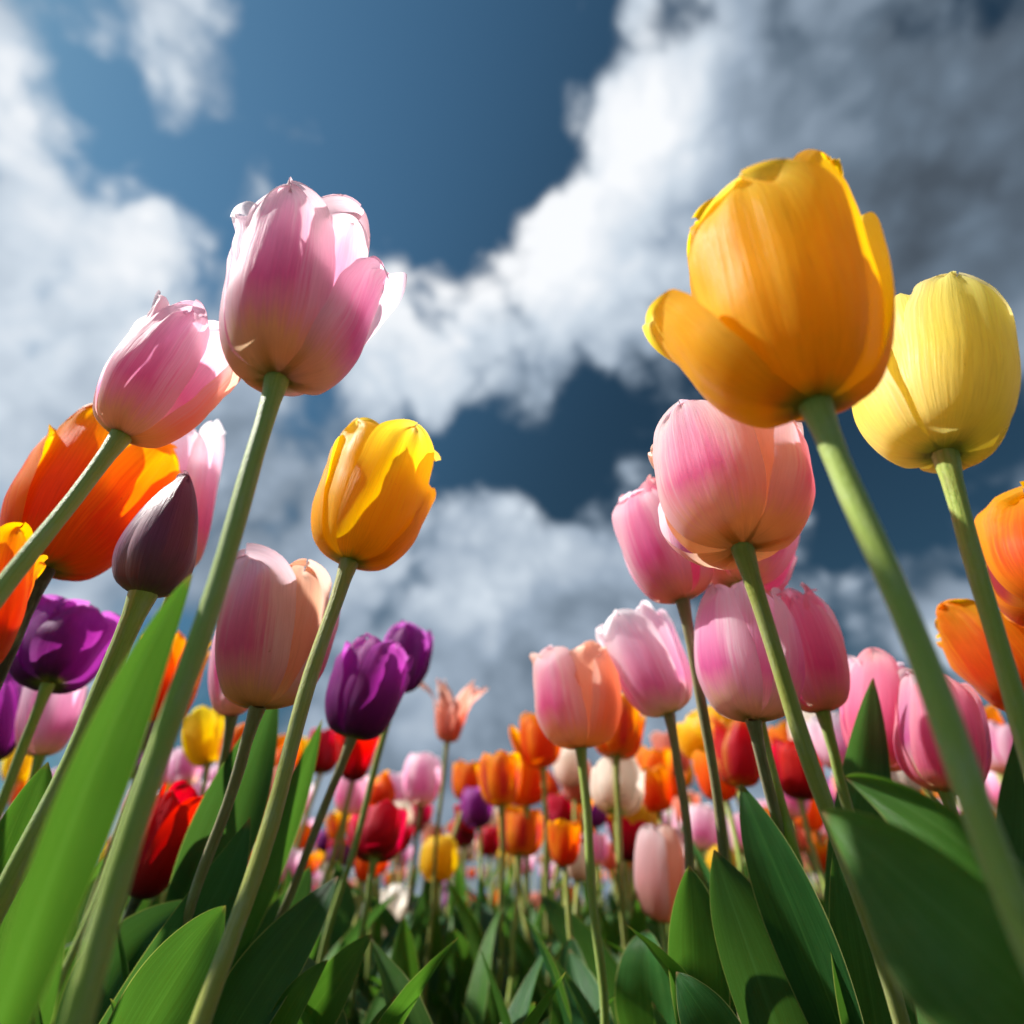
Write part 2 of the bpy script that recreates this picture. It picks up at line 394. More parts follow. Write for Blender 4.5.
def stem_mat(name, low, high, rough=0.42):
    m, t = new_mat(name)
    uv = t.n('ShaderNodeUVMap').outputs[0]
    rnd = t.n('ShaderNodeObjectInfo').outputs['Random']
    off = t.n('ShaderNodeCombineXYZ')
    t.put(off.inputs[2], t.math('MULTIPLY', rnd, 50.0))
    sep = t.n('ShaderNodeSeparateXYZ')
    t.put(sep.inputs[0], uv)
    st = t.noise(t.vmath('ADD', t.vmath('MULTIPLY', uv, (22.0, 3.0, 1.0)), off.outputs[0]), 1.0, 4, 0.6)
    sp = t.noise(t.vmath('ADD', t.vmath('MULTIPLY', uv, (40.0, 160.0, 1.0)), off.outputs[0]), 1.0, 3, 0.6)
    col = t.ramp(t.math('ADD', t.math('MULTIPLY', st, 0.8), t.math('MULTIPLY', sp, 0.2)), [(0.25, low), (0.75, high)])
    pw = t.noise(t.vmath('ADD', t.vmath('MULTIPLY', uv, (5.0, 16.0, 1.0)), off.outputs[0]), 1.0, 5, 0.65)
    col = t.mix(t.mapr(pw, 0.45, 0.75, 0.0, 0.5), col, (0.42, 0.47, 0.30))
    col = t.mix(t.mapr(pw, 0.40, 0.22, 0.0, 0.45), col, (0.16, 0.13, 0.05))
    bump = t.n('ShaderNodeBump')
    bump.inputs['Strength'].default_value = 0.6
    bump.inputs['Distance'].default_value = 0.0005
    t.put(bump.inputs['Height'], t.math('ADD', st, sp))
    p = t.n('ShaderNodeBsdfPrincipled')
    t.put(p.inputs['Base Color'], col)
    p.inputs['Roughness'].default_value = rough
    p.inputs['Specular IOR Level'].default_value = 0.4
    p.inputs['Sheen Weight'].default_value = 0.2
    p.inputs['Subsurface Weight'].default_value = 0.25
    p.inputs['Subsurface Radius'].default_value = (0.6, 1.0, 0.2)
    p.inputs['Subsurface Scale'].default_value = 0.002
    t.put(p.inputs['Normal'], bump.outputs[0])
    t.put(t.n('ShaderNodeOutputMaterial').inputs[0], p.outputs[0])
    return m


M['stem'] = stem_mat('green_stem', (0.24, 0.35, 0.04), (0.44, 0.53, 0.12))
M['stem_olive'] = stem_mat('olive_stem', (0.25, 0.29, 0.035), (0.42, 0.43, 0.09))
M['stem_brown'] = stem_mat('brownish_stem', (0.19, 0.16, 0.065), (0.32, 0.28, 0.12))
M['stem_dark'] = stem_mat('dark_stem', (0.035, 0.025, 0.02), (0.07, 0.05, 0.03))

m, t = new_mat('dark_soil')
tc = t.n('ShaderNodeTexCoord').outputs['Object']
a = t.noise(tc, 9.0, 8, 0.65)
b = t.noise(tc, 60.0, 5, 0.6)
g = t.noise(tc, 0.35, 4, 0.6)
c1 = t.ramp(t.math('ADD', t.math('MULTIPLY', a, 0.6), t.math('MULTIPLY', b, 0.4)), [(0.3, (0.012, 0.009, 0.006)), (0.55, (0.04, 0.028, 0.018)), (0.75, (0.085, 0.065, 0.045))])
c1 = t.mix(t.mapr(g, 0.4, 0.6, 0.1, 0.8), c1, (0.028, 0.06, 0.014))
bp = t.n('ShaderNodeBump')
bp.inputs['Distance'].default_value = 0.02
t.put(bp.inputs['Height'], t.math('ADD', a, b))
p = t.n('ShaderNodeBsdfPrincipled')
t.put(p.inputs['Base Color'], c1)
p.inputs['Roughness'].default_value = 0.9
t.put(p.inputs['Normal'], bp.outputs[0])
t.put(t.n('ShaderNodeOutputMaterial').inputs[0], p.outputs[0])
M['soil'] = m


# ------------------------------------------------------------------ mesh helpers
def grid_mesh(name, rows, uvs=True, mat=None, closed=False):
    """rows: list of rows of points, all the same length; one sheet with UVs (x across, y along)."""
    nv, nu = len(rows), len(rows[0])
    verts = [p for r in rows for p in r]
    faces, fuv = [], []
    for j in range(nv - 1):
        for i in range(nu - 1 if not closed else nu):
            k = (i + 1) % nu
            faces.append((j * nu + i, j * nu + k, (j + 1) * nu + k, (j + 1) * nu + i))
            d = nu if closed else nu - 1
            fuv.append(((i / d, j / (nv - 1)), ((i + 1) / d, j / (nv - 1)), ((i + 1) / d, (j + 1) / (nv - 1)), (i / d, (j + 1) / (nv - 1))))
    return verts, faces, fuv


def to_mesh(name, chunks, mat):
    V, Fc, U = [], [], []
    for v, f, u in chunks:
        o = len(V)
        V += [tuple(p) for p in v]
        Fc += [tuple(i + o for i in q) for q in f]
        U += u
    me = bpy.data.meshes.new(name)
    me.from_pydata(V, [], Fc)
    lay = me.uv_layers.new(name='UVMap')
    k = 0
    for q in U:
        for c in q:
            lay.data[k].uv = c
            k += 1
    me.materials.append(mat)
    me.polygons.foreach_set('use_smooth', [True] * len(me.polygons))
    me.update()
    return me


def link(name, me, parent=None, world=None):
    o = bpy.data.objects.new(name, me)
    C.objects.link(o)
    if parent is not None:
        o.parent = parent
    return o


def thing(name, loc, label, cat, group=None):
    o = bpy.data.objects.new(name, None)
    o.empty_display_size = 0.02
    C.objects.link(o)
    o.location = loc
    o['label'] = label
    o['category'] = cat
    if group:
        o['group'] = group
    return o


def cr(pts, x):
    """smooth curve through (x, y) control points"""
    n = len(pts)
    for i in range(n - 1):
        if x <= pts[i + 1][0] or i == n - 2:
            break
    x0, y0 = pts[i]
    x1, y1 = pts[i + 1]
    xm, ym = pts[i - 1] if i > 0 else (2 * x0 - x1, 2 * y0 - y1)
    xp, yp = pts[i + 2] if i + 2 < n else (2 * x1 - x0, 2 * y1 - y0)
    h = x1 - x0
    s = (x - x0) / h
    m0 = (y1 - ym) / (x1 - xm) * h
    m1 = (yp - y0) / (xp - x0) * h
    return ((2 * s**3 - 3 * s**2 + 1) * y0 + (s**3 - 2 * s**2 + s) * m0 + (-2 * s**3 + 3 * s**2) * y1 + (s**3 - s**2) * m1)


ZC = [(0, 0), (0.08, 0.015), (0.2, 0.09), (0.4, 0.32), (0.6, 0.58), (0.8, 0.82), (1, 1.0)]
SHAPES = {  # radius along the petal, half width along the petal, tip exponent
    'cup':    dict(r=[(0, .10), (.08, .38), (.2, .70), (.4, .95), (.6, 1.01), (.8, 1.02), (1, .95)], w=0.98, tip=2.8),
    'egg':    dict(r=[(0, .10), (.08, .37), (.2, .70), (.4, .97), (.6, 1.0), (.8, .90), (1, .62)], w=1.04, tip=2.2),
    'bud':    dict(r=[(0, .14), (.08, .42), (.2, .80), (.38, 1.0), (.6, .82), (.8, .48), (1, .08)], w=1.25, tip=1.7),
    'goblet': dict(r=[(0, .10), (.08, .36), (.2, .68), (.4, .92), (.6, 1.0), (.8, 1.02), (1, 1.0)], w=0.95, tip=2.0),
    'lily':   dict(r=[(0, .10), (.08, .26), (.2, .42), (.4, .55), (.6, .66), (.8, .86), (1, 1.3)], w=0.5, tip=1.3),
    'flare':  dict(r=[(0, .10), (.08, .34), (.2, .62), (.4, .86), (.6, 1.02), (.8, 1.16), (1, 1.28)], w=0.8, tip=2.2),
}


def petal_rows(shape, Rr, L, rng, nu=15, nv=26, open=0.0, curl=0.0, length=1.0, width=1.0, ruffle=0.03, k=0.80, notch=0.0, rim=0.02, rough=1.0, lean=0.0, lift=0.0, rad=1.0, tip=None, fold=0.0):
    sh = SHAPES[shape]
    te = tip or sh['tip']
    ph = [rng.uniform(0, 6.28) for _ in range(8)]
    rp = [rng.uniform(0, 6.28) for _ in range(5)]
    fr = [rng.uniform(5, 9), rng.uniform(9, 15), rng.uniform(2, 3.5)]
    rows = []
    for j in range(nv):
        s = j / (nv - 1)
        v = s if s < 0.6 else 0.6 + 0.4 * math.sin((s - 0.6) / 0.4 * math.pi / 2) ** 1.0
        v = min(v, 1.0)
        rc = cr(sh['r'], v) * Rr * rad
        zc = cr(ZC, v) * L * length
        base_w = min(1.0, 0.16 + 2.6 * v) if v < 0.34 else 1.0
        bb = 0.16 + 0.84 * (1 - (1 - min(1, v / 0.42)) ** 2)
        tt = max(0.0, (v - 0.42) / 0.58)
        top = max(0.0, 1 - tt ** te) ** (0.5 if te > 1.8 else 0.9)
        hw = max(0.0003, sh['w'] * width * Rr * bb * top)
        hw *= 1 + rough * 0.035 * math.sin(v * 17 + ph[0]) * tt + rough * 0.02 * math.sin(v * 41 + ph[1]) * tt
        rc += open * Rr * v ** 1.6
        cv = max(0.0, (v - 0.72) / 0.28)
        rc += curl * Rr * cv ** 2
        rho = max(rc * k, Rr * 0.16) if k > 0 else Rr
        row = []
        for i in range(nu):
            u = -1 + 2 * i / (nu - 1)
            u = math.copysign(abs(u) ** 0.92, u)
            a = u * hw / rho
            a = max(-2.6, min(2.6, a))
            x = rc - rho + rho * math.cos(a)
            y = rho * math.sin(a)
            z = zc
            e = u * u
            d = ruffle * Rr * (e * math.sin(v * fr[0] + ph[2] + u * 1.5) * v + 0.6 * e * math.sin(v * fr[1] + ph[3] - u) * v * v
                               + 0.9 * tt * tt * math.sin(u * fr[2] * 1.8 + ph[4]))
            d += rough * Rr * 0.022 * (math.sin(u * 3.1 + ph[5] + v * 2) * math.sin(v * 4.2 + ph[6]))
            d -= Rr * 0.040 * math.exp(-(u / 0.12) ** 2) * min(1, v * 3) * (1 - 0.5 * tt)       # midrib crease
            d += Rr * 0.010 * math.sin(u * 9 + ph[7]) * v
            d += lift * Rr * e * math.sqrt(e) * tt
            d += fold * Rr * max(0.0, u) ** 2 * tt                                           # one edge folds outwards
            d += ruffle * 0.5 * Rr * tt * (math.sin(u * 7 + ph[1] + v * 11) * math.sin(v * 23 + ph[0] + u * 2))
            x += d * math.cos(a)
            y += d * math.sin(a)
            z += -L * 0.02 * e * math.sin(v * 9 + ph[1]) * tt
            z += L * rim * tt ** 1.5 * (math.sin(u * 4.3 + rp[0]) + 0.7 * math.sin(u * 8.7 + rp[1]) + 0.45 * math.sin(u * 15 + rp[2]))
            d2 = Rr * rim * 1.6 * tt ** 2 * (math.sin(u * 6.1 + rp[3]) + 0.6 * math.sin(u * 12.5 + rp[4]))
            x += d2 * math.cos(a)
            y += d2 * math.sin(a)
            if notch:
                z -= notch * L * math.exp(-(u / 0.25) ** 2) * cv ** 2
            z += lean * L * v * v * u * 0.2
            row.append(Vector((x, y, z)))
        rows.append(row)
    return rows


def frame(axis, base):
    a = axis.normalized()
    f = (EYE - base)
    f = (f - a * f.dot(a)).normalized()
    return a, f, a.cross(f)


def place_rows(rows, base, a, f, r, phi):
    d0 = f * math.cos(phi) + r * math.sin(phi)
    d1 = -f * math.sin(phi) + r * math.cos(phi)
    return [[base + d0 * p.x + d1 * p.y + a * p.z for p in row] for row in rows]


def tube_rows(pts, rads, nu=12):
    rows = []
    ref = Vector((0, 1, 0.2)).normalized()
    for i, p in enumerate(pts):
        tdir = (pts[min(i + 1, len(pts) - 1)] - pts[max(i - 1, 0)]).normalized()
        s = tdir.cross(ref).normalized()
        q = s.cross(tdir)
        rows.append([p + (s * math.cos(2 * math.pi * k / nu) + q * math.sin(2 * math.pi * k / nu)) * rads[i] for k in range(nu)])
    return rows


def bez(p0, p1, p2, p3, t):
    u = 1 - t
    return p0 * u**3 + p1 * 3 * u * u * t + p2 * 3 * u * t * t + p3 * t**3


def leaf_rows(p0, p1, p2, p3, width, face, rng, nu=11, nv=30, channel=0.35, wave=0.12, twist=0.0, clasp=0.45, peak=0.45, point=0.9):
    """a tulip leaf along a Bezier spine; face: the way its upper side looks."""
    rows = []
    ph = [rng.uniform(0, 6.28) for _ in range(4)]
    for j in range(nv):
        s = j / (nv - 1)
        c = bez(p0, p1, p2, p3, s)
        d = (bez(p0, p1, p2, p3, min(1, s + .01)) - bez(p0, p1, p2, p3, max(0, s - .01))).normalized()
        nrm = face - d * face.dot(d)
        nrm.normalize()
        side = d.cross(nrm)
        tw = twist * s
        side, nrm = side * math.cos(tw) + nrm * math.sin(tw), nrm * math.cos(tw) - side * math.sin(tw)
        if s < peak:
            wd = clasp + (1 - clasp) * math.sin(s / peak * math.pi / 2)
        else:
            q = (s - peak) / (1 - peak)
            wd = max(0.012, (1 - q ** 1.9)) ** point
        hw = width * 0.5 * wd
        ch = channel * (1.25 - 0.7 * s)
        row = []
        for i in range(nu):
            u = -1 + 2 * i / (nu - 1)
            ang = u * ch * 1.6
            x = hw * (math.sin(ang) / (ch * 1.6) if ch > 0.01 else u)
            h = hw * ((1 - math.cos(ang)) / (ch * 1.6) if ch > 0.01 else 0)
            wv = wave * hw * u * u * math.sin(s * 9 + ph[0] + (1.7 if u > 0 else 0)) + 0.04 * hw * math.sin(u * 5 + ph[1] + s * 4)
            row.append(c + side * x + nrm * (h + wv))
        rows.append(row)
    return rows


# ------------------------------------------------------------------ the ground
def ground():
    n = 90
    rows = []
    for j in range(n):
        row = []
        for i in range(n):
            sx, sy = -1 + 2 * i / (n - 1), -1 + 2 * j / (n - 1)
            x = 2.5 * sx + 400 * sx ** 9
            y = 2.0 + 3.0 * sy + 400 * sy ** 9
            z = 0.010 * math.sin(x * 9.3 + 1) * math.sin(y * 7.7) + 0.008 * math.sin(x * 21 + y * 13)
            row.append(Vector((x, y, z - 0.006)))
        rows.append(row)
    me = to_mesh('ground', [grid_mesh('ground', rows)], M['soil'])
    o = link('ground', me)
    o['kind'] = 'structure'


ground()


# ------------------------------------------------------------------ a tulip
def put_mesh(name, rows_list, mat, parent, origin, closed=False):
    ch = []
    for rows in rows_list:
        ch.append(grid_mesh(name, [[p - origin for p in r] for r in rows], closed=closed))
    return link(name, to_mesh(name, ch, mat), parent)


def stem_curve(G, M_, B, axis):
    L = (B - G).length
    t0 = (M_ - G).normalized() if (M_ - G).length > 1e-4 else Vector((0, 0, 1))
    t1 = ((B - M_).normalized() * 0.65 + axis.normalized() * 0.35).normalized()
    return [bez(G, G + t0 * L * 0.33, B - t1 * L * 0.33, B + axis.normalized() * 0.002, i / 27) for i in range(28)]


def leaf_from_ground(G, az, length, width, rng, up=0.8, droop=0.2, nv=30):
    out = Vector((math.cos(az), math.sin(az), 0))
    p0 = G + out * 0.006 + Vector((0, 0, -0.005))
    p1 = p0 + Vector((0, 0, 1)) * length * 0.38 + out * length * 0.04
    p2 = p1 + (Vector((0, 0, 1)) * up + out * (1 - up) * 1.3) * length * 0.35
    p3 = p2 + (Vector((0, 0, 1)) * (up - droop) + out * (1 - up + droop) * 1.2) * length * 0.32
    face = -out + Vector((0, 0, 0.35 + droop))
    return leaf_rows(p0, p1, p2, p3, width, face, rng, twist=rng.uniform(-0.5, 0.5), channel=rng.uniform(0.3, 0.6), wave=rng.uniform(0.05, 0.2), nv=nv)


TULIPS = []
CLEAR = []


def tulip(label, kind, shape, base, tip, wpx, W=0.056, kz=0.28, low=None, phi=0.0, stem='stem', stem_r=0.0034, mats=None, petals=None,
          leaves=0, nu=15, nv=26, ruffle=0.02, fill=1.0, group=None, cat='tulip', leaf_az=None, leaf_len=(0.17, 0.25), lw=0.034, box=None, lowk=1.12, **kw):
    z = F * W / wpx
    d = kz * W
    B = at(*base, z - d)
    seed = hash((base, tip)) & 0xffff
    kinds = mats or (kind, kind)
    tip = list(tip)

    def bloom(nu, nv):
        rng = random.Random(seed)
        T = at(*tip, z + d)
        axis = T - B
        a, f, r = frame(axis, B)
        out = []
        for i in range(6):
            inner = i >= 3
            ang = phi + (math.radians(120) * i if not inner else math.radians(60 + 120 * (i - 3)))
            opts = dict(ruffle=ruffle)
            opts.update(kw)
            opts['rad'] = 0.87 if inner else 1.0
            opts['ruffle'] *= 1.5 if inner else 1.0
            opts['length'] = (1.01 if inner else 1.0) * rng.uniform(0.93, 1.04)
            opts['open'] = opts.get('open', 0) + rng.uniform(-0.05, 0.07)
            opts['curl'] = opts.get('curl', 0) + rng.uniform(-0.24, 0.14)
            if shape in ('cup', 'egg', 'goblet'):
                opts['width'] = opts.get('width', 1.0) * (rng.uniform(0.88, 1.0) if inner else rng.uniform(0.74, 0.86))
            opts['lift'] = opts.get('lift', rng.uniform(-0.10, 0.16))
            opts['notch'] = opts.get('notch', rng.choice([0, 0.02, 0.05]))
            ang += rng.uniform(-0.10, 0.10)
            mk = kinds[1] if inner else kinds[0]
            if petals and i in petals:
                pp = dict(petals[i])
                ang += pp.pop('turn', 0.0)
                mk = pp.pop('mat', mk)
                opts.update(pp)
            rows = petal_rows(shape, W * 0.5 * fill, axis.length, rng, nu=nu, nv=nv, **opts)
            out.append((mk, place_rows(rows, B, a, f, r, ang)))
        return axis, out

    if box:
        for _ in range(7):
            xs, ys = [], []
            for _, rows in bloom(9, 14)[1]:
                for row in rows:
                    for p in row:
                        q = p - EYE
                        dz = q.dot(FWD)
                        xs.append(512 + F * q.dot(RGT) / dz)
                        ys.append(512 - F * q.dot(UPV) / dz)
            tip[0] += 0.8 * ((box[0] + box[2]) - (min(xs) + max(xs))) / 2
            tip[1] += 0.8 * (box[1] - min(ys))
            fill *= ((box[2] - box[0]) / (max(xs) - min(xs))) ** 0.8
    axis, blooms = bloom(nu, nv)
    rng = random.Random(seed + 1)
    if low:
        dr = ray(*low)
        rel = B - EYE
        tt = (rel.x * dr.x + rel.y * dr.y) / (dr.x ** 2 + dr.y ** 2)
        Mp = EYE + dr * tt * lowk
        if Mp.z > B.z - 0.01:
            Mp = B + Vector((0, 0, -0.08))
        G = B + (Mp - B) * (B.z / (B.z - Mp.z))
        hd = Vector((G.x - B.x, G.y - B.y, 0))
        if hd.length > 0.22:
            G = B + hd.normalized() * 0.22
            G.z = 0
    else:
        G = Vector((B.x + rng.uniform(-.02, .02), B.y + rng.uniform(-.02, .02), 0))
        Mp = G.lerp(B, 0.5)
    root = thing('tulip', G, label, cat, group)
    pts = stem_curve(G, Mp, B, axis)
    pts[0] = pts[0] + Vector((0, 0, -0.01))
    rads = [stem_r * (0.72 + 0.05 * i / 27) for i in range(28)]
    rads[-2] *= 1.12
    rads[-1] *= 1.5
    w1, w2 = rng.uniform(0, 6), rng.uniform(0, 6)
    for i in range(3, 25):
        e = math.sin(math.pi * i / 27) * 0.0012
        pts[i] = pts[i] + Vector((math.sin(i * 0.55 + w1), math.cos(i * 0.43 + w2), 0)) * e
        rads[i] *= 1 + 0.04 * math.sin(i * 1.3 + w1)
    put_mesh('stem', [tube_rows(pts, rads)], M[stem], root, G, closed=True)
    for mk, rows in blooms:
        put_mesh('petal', [rows], M[mk], root, G)
    if z < 0.5 and leaf_len[1] > 0.2:
        leaf_len = (0.11, 0.18)
    for i in range(leaves):
        az = (leaf_az[i] if leaf_az else rng.uniform(0, 6.28) if i == 0 else az + rng.uniform(1.7, 2.6))
        put_mesh('leaf', [leaf_from_ground(G, az, rng.uniform(*leaf_len), rng.uniform(0.8, 1.2) * lw, rng, up=rng.uniform(0.6, 0.9), droop=rng.uniform(0.0, 0.35))],
                 M[rng.choice(['leaf', 'leaf', 'leaf_blue', 'leaf_bright'])], root, G)
    TULIPS.append((root, G, B))
    if box:
        CLEAR.append((box, base[1], z))
    return root, G


def px_leaf(root, G, pts, width, mat='leaf', turn=0.0, **kw):
    """a leaf of this plant along four points (pixel x, pixel y, depth); turn: how far its face looks away from the lens"""
    q = [at(*p) for p in pts]
    mid = (q[1] + q[2]) / 2
    d = (q[3] - q[0]).normalized()
    v = (EYE - mid).normalized()
    v = (v - d * v.dot(d)).normalized()
    face = v * math.cos(turn) + d.cross(v) * math.sin(turn)
    rng = random.Random(hash(tuple(pts[0])) & 0xffff)
    rows = leaf_rows(*q, width, face, rng, nu=15, nv=44, **kw)
    return put_mesh('leaf', [rows], M[mat], root, G)


rad = math.radians
# ---- near flowers, left
t_main, g_main = tulip('tall sharp pink tulip with broad white petal edges and yellow base, upper left', 'pinkwhite', 'cup', (277, 380), (322, 192), 160,
      W=0.06, box=(219, 178, 407), low=(100, 940), lowk=1.06, phi=rad(-22), stem_r=0.0037, nu=27, nv=40, ruffle=0.045, rim=0.04, mats=('pinkwhite', 'palepink'),
      petals={1: dict(open=0.14, curl=0.1, mat='pink', turn=rad(-32), length=0.8, fold=0.3), 2: dict(length=1.02, ruffle=0.06, curl=-0.1),
              3: dict(mat='pinkwhite', length=0.99, ruffle=0.05, open=0.06), 4: dict(length=1.0, ruffle=0.06), 5: dict(length=1.0, curl=0.1, open=0.08, ruffle=0.07)})
t_left, g_left = tulip('pink tulip with crumpled white top overlapping the orange tulip, leaning stem', 'pinkwhite', 'cup', (121, 436), (180, 303), 122,
      W=0.050, box=(94, 289, 241), low=(30, 560), lowk=0.97, phi=rad(-25), stem_r=0.0036, nu=25, nv=36, ruffle=0.06, rim=0.045, mats=('pink', 'pinkwhite'), open=0.05,
      petals={1: dict(mat='apricot', open=0.14, length=0.95, width=1.0, ruffle=0.1), 3: dict(ruffle=0.09), 2: dict(mat='palepink')})
t_or1, g_or1 = tulip('large orange tulip with cupped petals behind the leaning pink tulip stem', 'orange', 'cup', (45, 568), (92, 420), 168, W=0.086, box=(0, 402, 184), low=(20, 640),
      phi=rad(20), mats=('orange', 'orange'), nu=19, nv=32, ruffle=0.04, stem='stem_dark', stem_r=0.004, open=0.03,
      petals={0: dict(open=0.16, turn=rad(14)), 3: dict(curl=0.1, ruffle=0.08)})
tulip('blurred orange tulip cut off by the left picture edge', 'orange', 'cup', (-30, 672), (-4, 525), 150, W=0.05, box=(-70, 522, 48), low=(-60, 760), phi=rad(30), ruffle=0.06, open=0.04,
      petals={3: dict(open=0.3, length=0.8)})
t_bud, g_bud = tulip('closed dusky purple tulip bud on a thick stem beside the broad near leaf', 'dusky', 'bud', (143, 595), (190, 470), 84, W=0.034, box=(112, 470, 198), low=(48, 800), phi=rad(15),
      stem_r=0.0046, kz=0.35, nu=19, nv=32, ruffle=0.0, rim=0.0)
tulip('white and pale pink tulip half hidden behind the dusky purple bud', 'palepink', 'cup', (178, 572), (208, 425), 88, W=0.052, box=(150, 418, 225), low=(150, 650), phi=rad(40), ruffle=0.05)
t_yel, g_yel = tulip('golden yellow tulip between the tall pink tulip and the purple tulips', 'gold', 'cup', (349, 562), (384, 428), 122, W=0.056, box=(311, 418, 441), low=(235, 930), lowk=1.02, phi=rad(8),
      stem='stem_olive', stem_r=0.0038, nu=21, nv=36, ruffle=0.04, mats=('gold', 'gold'),
      petals={0: dict(turn=rad(12), length=0.98, open=0.03), 1: dict(open=0.12, length=0.82, turn=rad(-25)), 2: dict(length=1.04, open=-0.02)})
tulip('pink and apricot tulip with wide petals beneath the golden yellow tulip', 'pink', 'cup', (258, 707), (284, 556), 122, W=0.058, box=(215, 543, 346), low=(218, 800), lowk=1.4, phi=rad(-42),
      open=0.05, rim=0.035, mats=('pink', 'apricot'), stem='stem_brown', nu=19, nv=32, ruffle=0.03, leaves=2, petals={0: dict(width=0.95), 1: dict(mat='pink', length=0.95, turn=rad(12))})
tulip('narrow pink tulip tucked behind the pink and apricot tulip', 'pink', 'egg', (232, 716), (240, 612), 74, W=0.046, box=(208, 610, 262), low=(212, 800), lowk=1.35, phi=rad(10), stem='stem_brown', leaves=1)
tulip('purple tulip with ruffled glossy petals, larger of the pair beside the golden one', 'purple', 'cup', (352, 738), (380, 645), 84, W=0.054, box=(325, 633, 410), low=(305, 850), phi=rad(25), stem='stem_brown',
      ruffle=0.09, leaves=2)
tulip('smaller purple tulip behind the ruffled purple tulip', 'purple', 'egg', (396, 692), (416, 626), 58, W=0.048, box=(378, 620, 433), low=(365, 800), phi=rad(-15), stem='stem', ruffle=0.06, leaves=1)
tulip('broad purple tulip with fringed top below the large orange tulip', 'purple', 'cup', (48, 684), (84, 606), 98, W=0.06, box=(6, 592, 126), low=(20, 760), phi=rad(10), ruffle=0.12, leaves=1)
tulip('dark purple tulip cut by the left edge below the fringed purple one', 'purple', 'cup', (-8, 762), (10, 668), 66, W=0.052, box=(-45, 663, 25), low=(-40, 850), ruffle=0.08, leaves=1)
tulip('pale pink tulip at far left behind the broad near leaf', 'pink', 'cup', (40, 756), (60, 668), 74, W=0.054, box=(15, 662, 88), low=(10, 850), phi=rad(30), mats=('palepink', 'pink'), leaves=2)
tulip('deep red tulip low behind the tall pink tulip stem', 'red', 'cup', (137, 898), (180, 785), 88, W=0.056, box=(122, 780, 213), low=(110, 960), phi=rad(20), stem='stem_dark', leaves=0, ruffle=0.05,
      petals={1: dict(open=0.12)})
tulip('small yellow tulip behind the stem of the pink and apricot tulip', 'yellow', 'cup', (208, 764), (204, 712), 46, W=0.05, box=(180, 706, 228), leaves=2)
tulip('small pink tulip just above the deep red tulip', 'pink', 'egg', (186, 786), (188, 748), 34, W=0.044, box=(168, 745, 203), leaves=1)
tulip('orange tulip showing between the broad near leaf and the tall stem', 'orange', 'cup', (160, 722), (176, 640), 56, W=0.05, leaves=2)
tulip('brown unopened tulip bud behind the tall pink tulip stem', 'dusky', 'bud', (148, 752), (162, 692), 28, W=0.03, leaves=1)
tulip('small yellow tulip at the far left below the pale pink one', 'yellow', 'cup', (16, 782), (22, 750), 28, W=0.05, leaves=2)

# ---- middle
tulip('salmon tulip with spread pointed petals standing alone against the sky', 'salmon', 'lily', (447, 742), (454, 692), 42, W=0.05, box=(412, 678, 488), low=(431, 930), phi=rad(25), stem='stem_olive',
      leaves=2, ruffle=0.06, stem_r=0.003)
tulip('round pink tulip with pale top left of the lone salmon tulip stem', 'pink', 'egg', (420, 806), (423, 756), 40, W=0.05, box=(402, 752, 442), low=(412, 870), stem='stem_brown', leaves=2, mats=('pink', 'palepink'))
tulip('cup shaped crimson tulip with orange streak on its right', 'crimson', 'cup', (374, 858), (380, 804), 62, W=0.056, box=(347, 800, 408), low=(362, 930), phi=rad(10), leaves=3, length=1.0)
tulip('closed orange tulip bud right above the crimson cup tulip', 'orange', 'bud', (382, 806), (383, 770), 28, rim=0.0, W=0.036, box=(369, 770, 396), leaves=1)
tulip('bright yellow tulip in front of the lone salmon tulip stem base', 'yellow', 'egg', (438, 882), (438, 838), 38, W=0.05, box=(419, 834, 458), leaves=3)
tulip('dark purple closed tulip between crimson tulips and orange ones', 'purple', 'egg', (480, 828), (474, 788), 32, W=0.046, box=(460, 786, 493), leaves=2)
tulip('small crimson tulip touching the dark purple closed one', 'crimson', 'egg', (464, 848), (461, 816), 27, W=0.046, leaves=2)
tulip('small crimson tulip with pink edges under the flamed orange tulip', 'crimson', 'egg', (490, 856), (488, 826), 25, W=0.046, leaves=2)
tulip('orange tulip with crimson flame and pointed petals left of the orange pair', 'flame', 'goblet', (502, 806), (501, 757), 52, W=0.054, box=(474, 750, 522), low=(500, 900), phi=rad(5), leaves=2, stem='stem_olive', open=0.1)
tulip('red orange open tulip half behind the crimson flamed orange one', 'orange', 'goblet', (527, 806), (530, 754), 44, W=0.052, box=(503, 750, 546), low=(527, 900), phi=rad(40), leaves=2)
tulip('slim orange tulip with one petal split away, above the flamed one', 'orange', 'egg', (543, 768), (536, 718), 42, W=0.046, box=(509, 712, 562), low=(546, 890), phi=rad(15), leaves=2, stem='stem_olive',
      petals={2: dict(open=0.55, length=0.9)})
tulip('orange and cream tulip low behind the slim orange tulip stem', 'flame', 'cup', (520, 856), (522, 812), 46, W=0.054, leaves=2)
t_mid, g_mid = tulip('pink and orange tulip with ruffled pale edge, centre right of the salmon one', 'pinkwhite', 'cup', (581, 748), (573, 650), 88, W=0.056, box=(530, 640, 622), low=(600, 985), phi=rad(-32),
      mats=('pinkwhite', 'apricot'), nu=19, nv=30, leaves=2, ruffle=0.05, stem='stem', petals={1: dict(mat='apricot', turn=rad(-20))})
tulip('white topped pink tulip overlapping the pink and orange tulip', 'palepink', 'cup', (670, 714), (642, 608), 92, W=0.058, box=(596, 600, 692), low=(681, 880), phi=rad(-10), stem='stem_brown', nu=19, nv=30, leaves=2, ruffle=0.05,
      petals={1: dict(mat='pink')})
